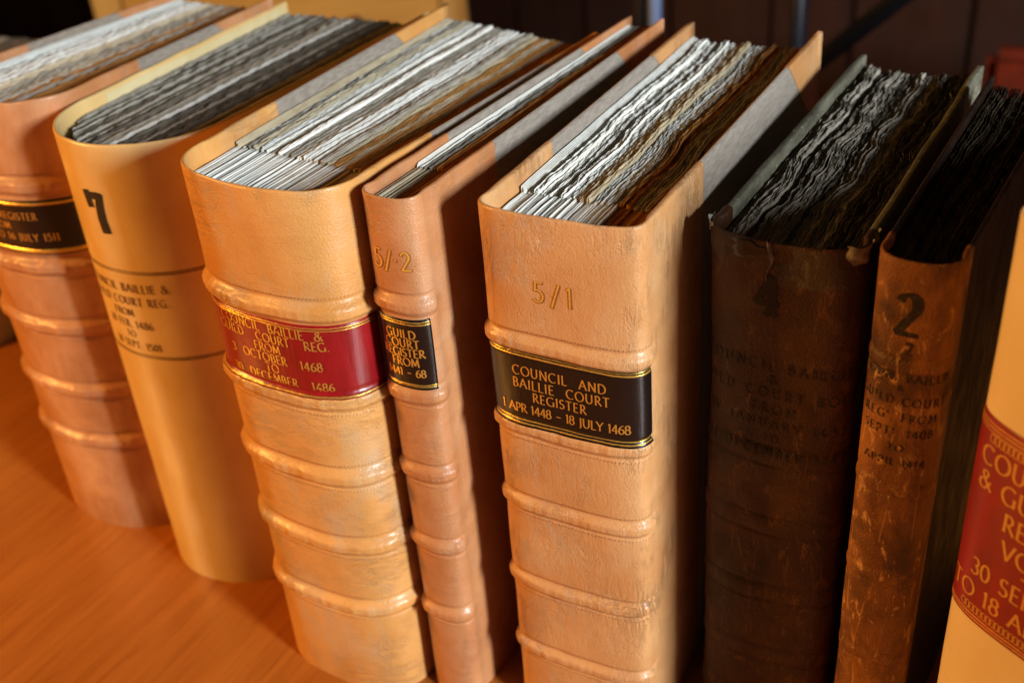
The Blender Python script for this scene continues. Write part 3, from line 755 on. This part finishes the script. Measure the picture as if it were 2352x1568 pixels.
b51.pages(.015, pal51, sec=.0050, pitch=.00062, vfold=.050, seed=45, sheet_t=.66, wave=(.0024, .085), wave2=(.0004, .02), deckle=.0009, nseg=130, hvar=.0018, crinkle=.00008,
    guard_pal=lambda f, r: 'paper_clean' if f < .55 and r.random() < .6 else ('paper_white' if f < .7 else 'paper_warm_shade'), first=.0035)  # guards follow the same painted light and shade

# dark old book number 4
b4 = Book('register_book', 'worn dark brown book numbered 4 with a torn head and wavy grey leaves', -0.1820, 0.6487, 0.1033, 0.1053, .360, 0.4600, -.022, b=.012, r=.012, n=2.6,
          lea='lea_old', q=.026, bands=(0.2910, 0.2264, 0.1596, 0.0928, 0.0344), band_h=.0075, band_amp=.0011, seed=7, tb=.0066, ts=.0028, lump=.0012, rim_dip=.002)
b4.build_spine(); b4.build_boards(M['board_old'], None, wob=.0005)
b4.text('number', [("4", -.0065, 0.4052, 0.0282, dict(thick=.24, thin=.08, serif=.2))], M['ink'], b4.root, off=.0004)
b4.text('lettering', [("COUNCIL BAILLIE", .001, 0.3625, 0.0075), ("&", .001, 0.3520, 0.0065), ("GUILD COURT BOOK", .0, 0.3406, 0.0075), ("FROM", .002, 0.3275, 0.0073), ("IV JANUARY 1433", .002, 0.3150, 0.0071),
    ("TO", .001, 0.3035, 0.0058), ("III DECEMBER 1447", .001, 0.2910, 0.0069)], M['ink_worn'], b4.root, off=.0005, thick=.17, thin=.07, track=.40, wear=.07)
b4.pages(.010, lambda f, r: pick(r, [('paper_grey', 5), ('paper_dark', 1.6+2*(f > .6))]), sec=.0048, pitch=.00068, gap=.003, seed=46, sheet_t=.70,  # extra dark leaves at right paint the shade of the right board
    wave=(.0034, .062), wave2=(.0009, .016), deckle=.0011, nseg=150, hvar=.0018, bow=.010, back=.004, crinkle=.00022)
# torn scraps of skin at the head of book 4
def scrap(bk, t0, w, z1, h, lift, seed):
    z1 = bk.H+z1-.480
    r = np.random.default_rng(seed); nt, nz = 14, 10
    V = []
    for j in range(nz):
        f = j/(nz-1)
        for i in range(nt):
            g = i/(nt-1)
            ww = w*(.45+.55*f)*(1+.2*math.sin(5*f+seed))
            t = t0+(g-.5)*ww+.0016*math.sin(7*f+seed)
            z = z1-h*(1-f)+.0012*math.sin(g*9+seed)*(f > .5)
            p = bk.pt(t, z, .0006+lift*math.sin(g*3.1)*(.3+f)+.0006*math.sin(9*g+6*f+seed)); V.append(p)
    return mesh_obj('torn_scrap', np.array(V), grid_faces(nz, nt), M['torn'], bk.root)
scrap(b4, b4.hs*.80, .024, .4812, .013, .0022, 1)
scrap(b4, b4.hs+.014, .022, .4815, .010, .0012, 2)
scrap(b4, -b4.hs*.90, .012, .4808, .009, .001, 3)
scrap(b4, -.006, .0024, .4785, .028, .0007, 4)
def stain(bk, t0, t1, z0, z1, seed, mat):
    r = np.random.default_rng(seed); n_ = 40; V = [bk.pt((t0+t1)/2, (z0+z1)/2, .0003)]; F = []
    rings = 6
    for k in range(1, rings+1):
        for i in range(n_):
            a = 2*math.pi*i/n_; f = k/rings*(1+.22*math.sin(3*a+seed)+.12*math.sin(7*a+2*seed)+.06*math.sin(13*a))
            V.append(bk.pt((t0+t1)/2+(t1-t0)/2*f*math.cos(a), min(bk.H-.0025, (z0+z1)/2+(z1-z0)/2*f*math.sin(a)), .0004 if k < rings else -.0002))
    for i in range(n_): F.append((0, 1+i, 1+(i+1) % n_))
    for k in range(rings-1):
        for i in range(n_):
            a0 = 1+k*n_+i; a1 = 1+k*n_+(i+1) % n_; F.append((a0, a0+n_, a1+n_, a1))
    mesh_obj('worn_patch', np.array(V), F, mat, bk.root)
stain(b4, -.004, b4.hs*.85, b4.H-.034, b4.H-.004, 3, M['scuff'])
stain(b4, -b4.hs*.9, -b4.hs*.55, b4.H-.022, b4.H-.006, 5, M['scuff'])
stain(b4, -b4.hs*.55, -.004, b4.H-.016, b4.H-.003, 8, M['black_skiver'])

# worn brown book number 2
b2 = Book('register_book', 'narrow worn brown book numbered 2 with very dark leaves', -.0945, .622, .049, .058, .320, .474, -.045, b=.009, r=.010, n=2.4,
          lea='lea_worn', q=.024, bands=(.402, .306, .228, .150, .075), band_h=.005, band_amp=.0008, seed=8, tb=.0040, ts=.0022, lump=.0008)
b2.build_spine(); b2.build_boards(M['board_dark'], None)
b2.text('number', [("2", -.001, .425, .027, dict(thick=.24, thin=.07, serif=0)), ("2", .002, .4110, .0085, dict(thick=.22, thin=.07, serif=0, wear=.2))], M['ink'], b2.root, off=.0004)
b2.text('lettering', [("COUN. BAILLIE", .0015, .3915, .0060), ("&", .0, .3845, .004), ("GUILD COURT", .001, .3740, .0060), ("REG'. FROM", .001, .3620, .0060), ("SEPT'. 1408", .001, .3500, .0060),
    ("TO", .001, .3380, .0056), ("APRIL 1414", .001, .3265, .0056)], M['ink_worn'], b2.root, off=.0004, thick=.15, thin=.06, track=.22, wear=.06)
b2.pages(.007, lambda f, r: 'paper_blackish', sec=.005, pitch=.0008, gap=.003, seed=47, wave=(.0018, .06), deckle=.001, nseg=110, crinkle=.00015)

# big cream book at the right front
YR = -.52
br = Book('register_book', 'cream book nearest the camera at the right edge with a red label bordered in gold',
          -.046+.060*math.cos(YR), .5906+.060*math.sin(YR), .120, .120, .30, 0.5272, YR, b=.012, r=.014, n=3.0,
          lea='lea_cream', q=.10, bands=(), seed=9, lump=.0003)
br.build_spine(); br.build_boards(M['vellum_board'], M['lea_cream'], .09)
br.tmax = br.hs*.95
L = br.label_patch(-br.hs*.93, br.hs*.93, 0.2575, 0.4052, 'crimson_skiver',
    [("COUNCIL", -.015, 0.3741, 0.0123), ("& GUILD", -.016, 0.3570, 0.0123), ("REG.", -.009, 0.3383, 0.0123), ("VOL.", -.006, 0.3196, 0.0123), ("-", -.004, 0.3089, 0.0118), ("30 SEPT.", -.012, 0.2934, 0.0123), ("TO 18 APR.", -.017, 0.2746, 0.0123),
     ("O"*26, 0, 0.3897, .0056, dict(track=-.30, serif=0, thick=.13, thin=.13)), ("O"*26, 0, 0.2650, .0056, dict(track=-.30, serif=0, thick=.13, thin=.13))], gold='gold_dull', lettering_off=.0009,
    rules=((.004, .0008), (.0066, .0008), (.0092, .0006)), rules_bot=((.0022, .0007), (.0046, .0008)), thick=.16, thin=.07, track=.08)
br.pages(.010, lambda f, r: 'paper_cream', sec=.006, pitch=.001, seed=48, nseg=60)
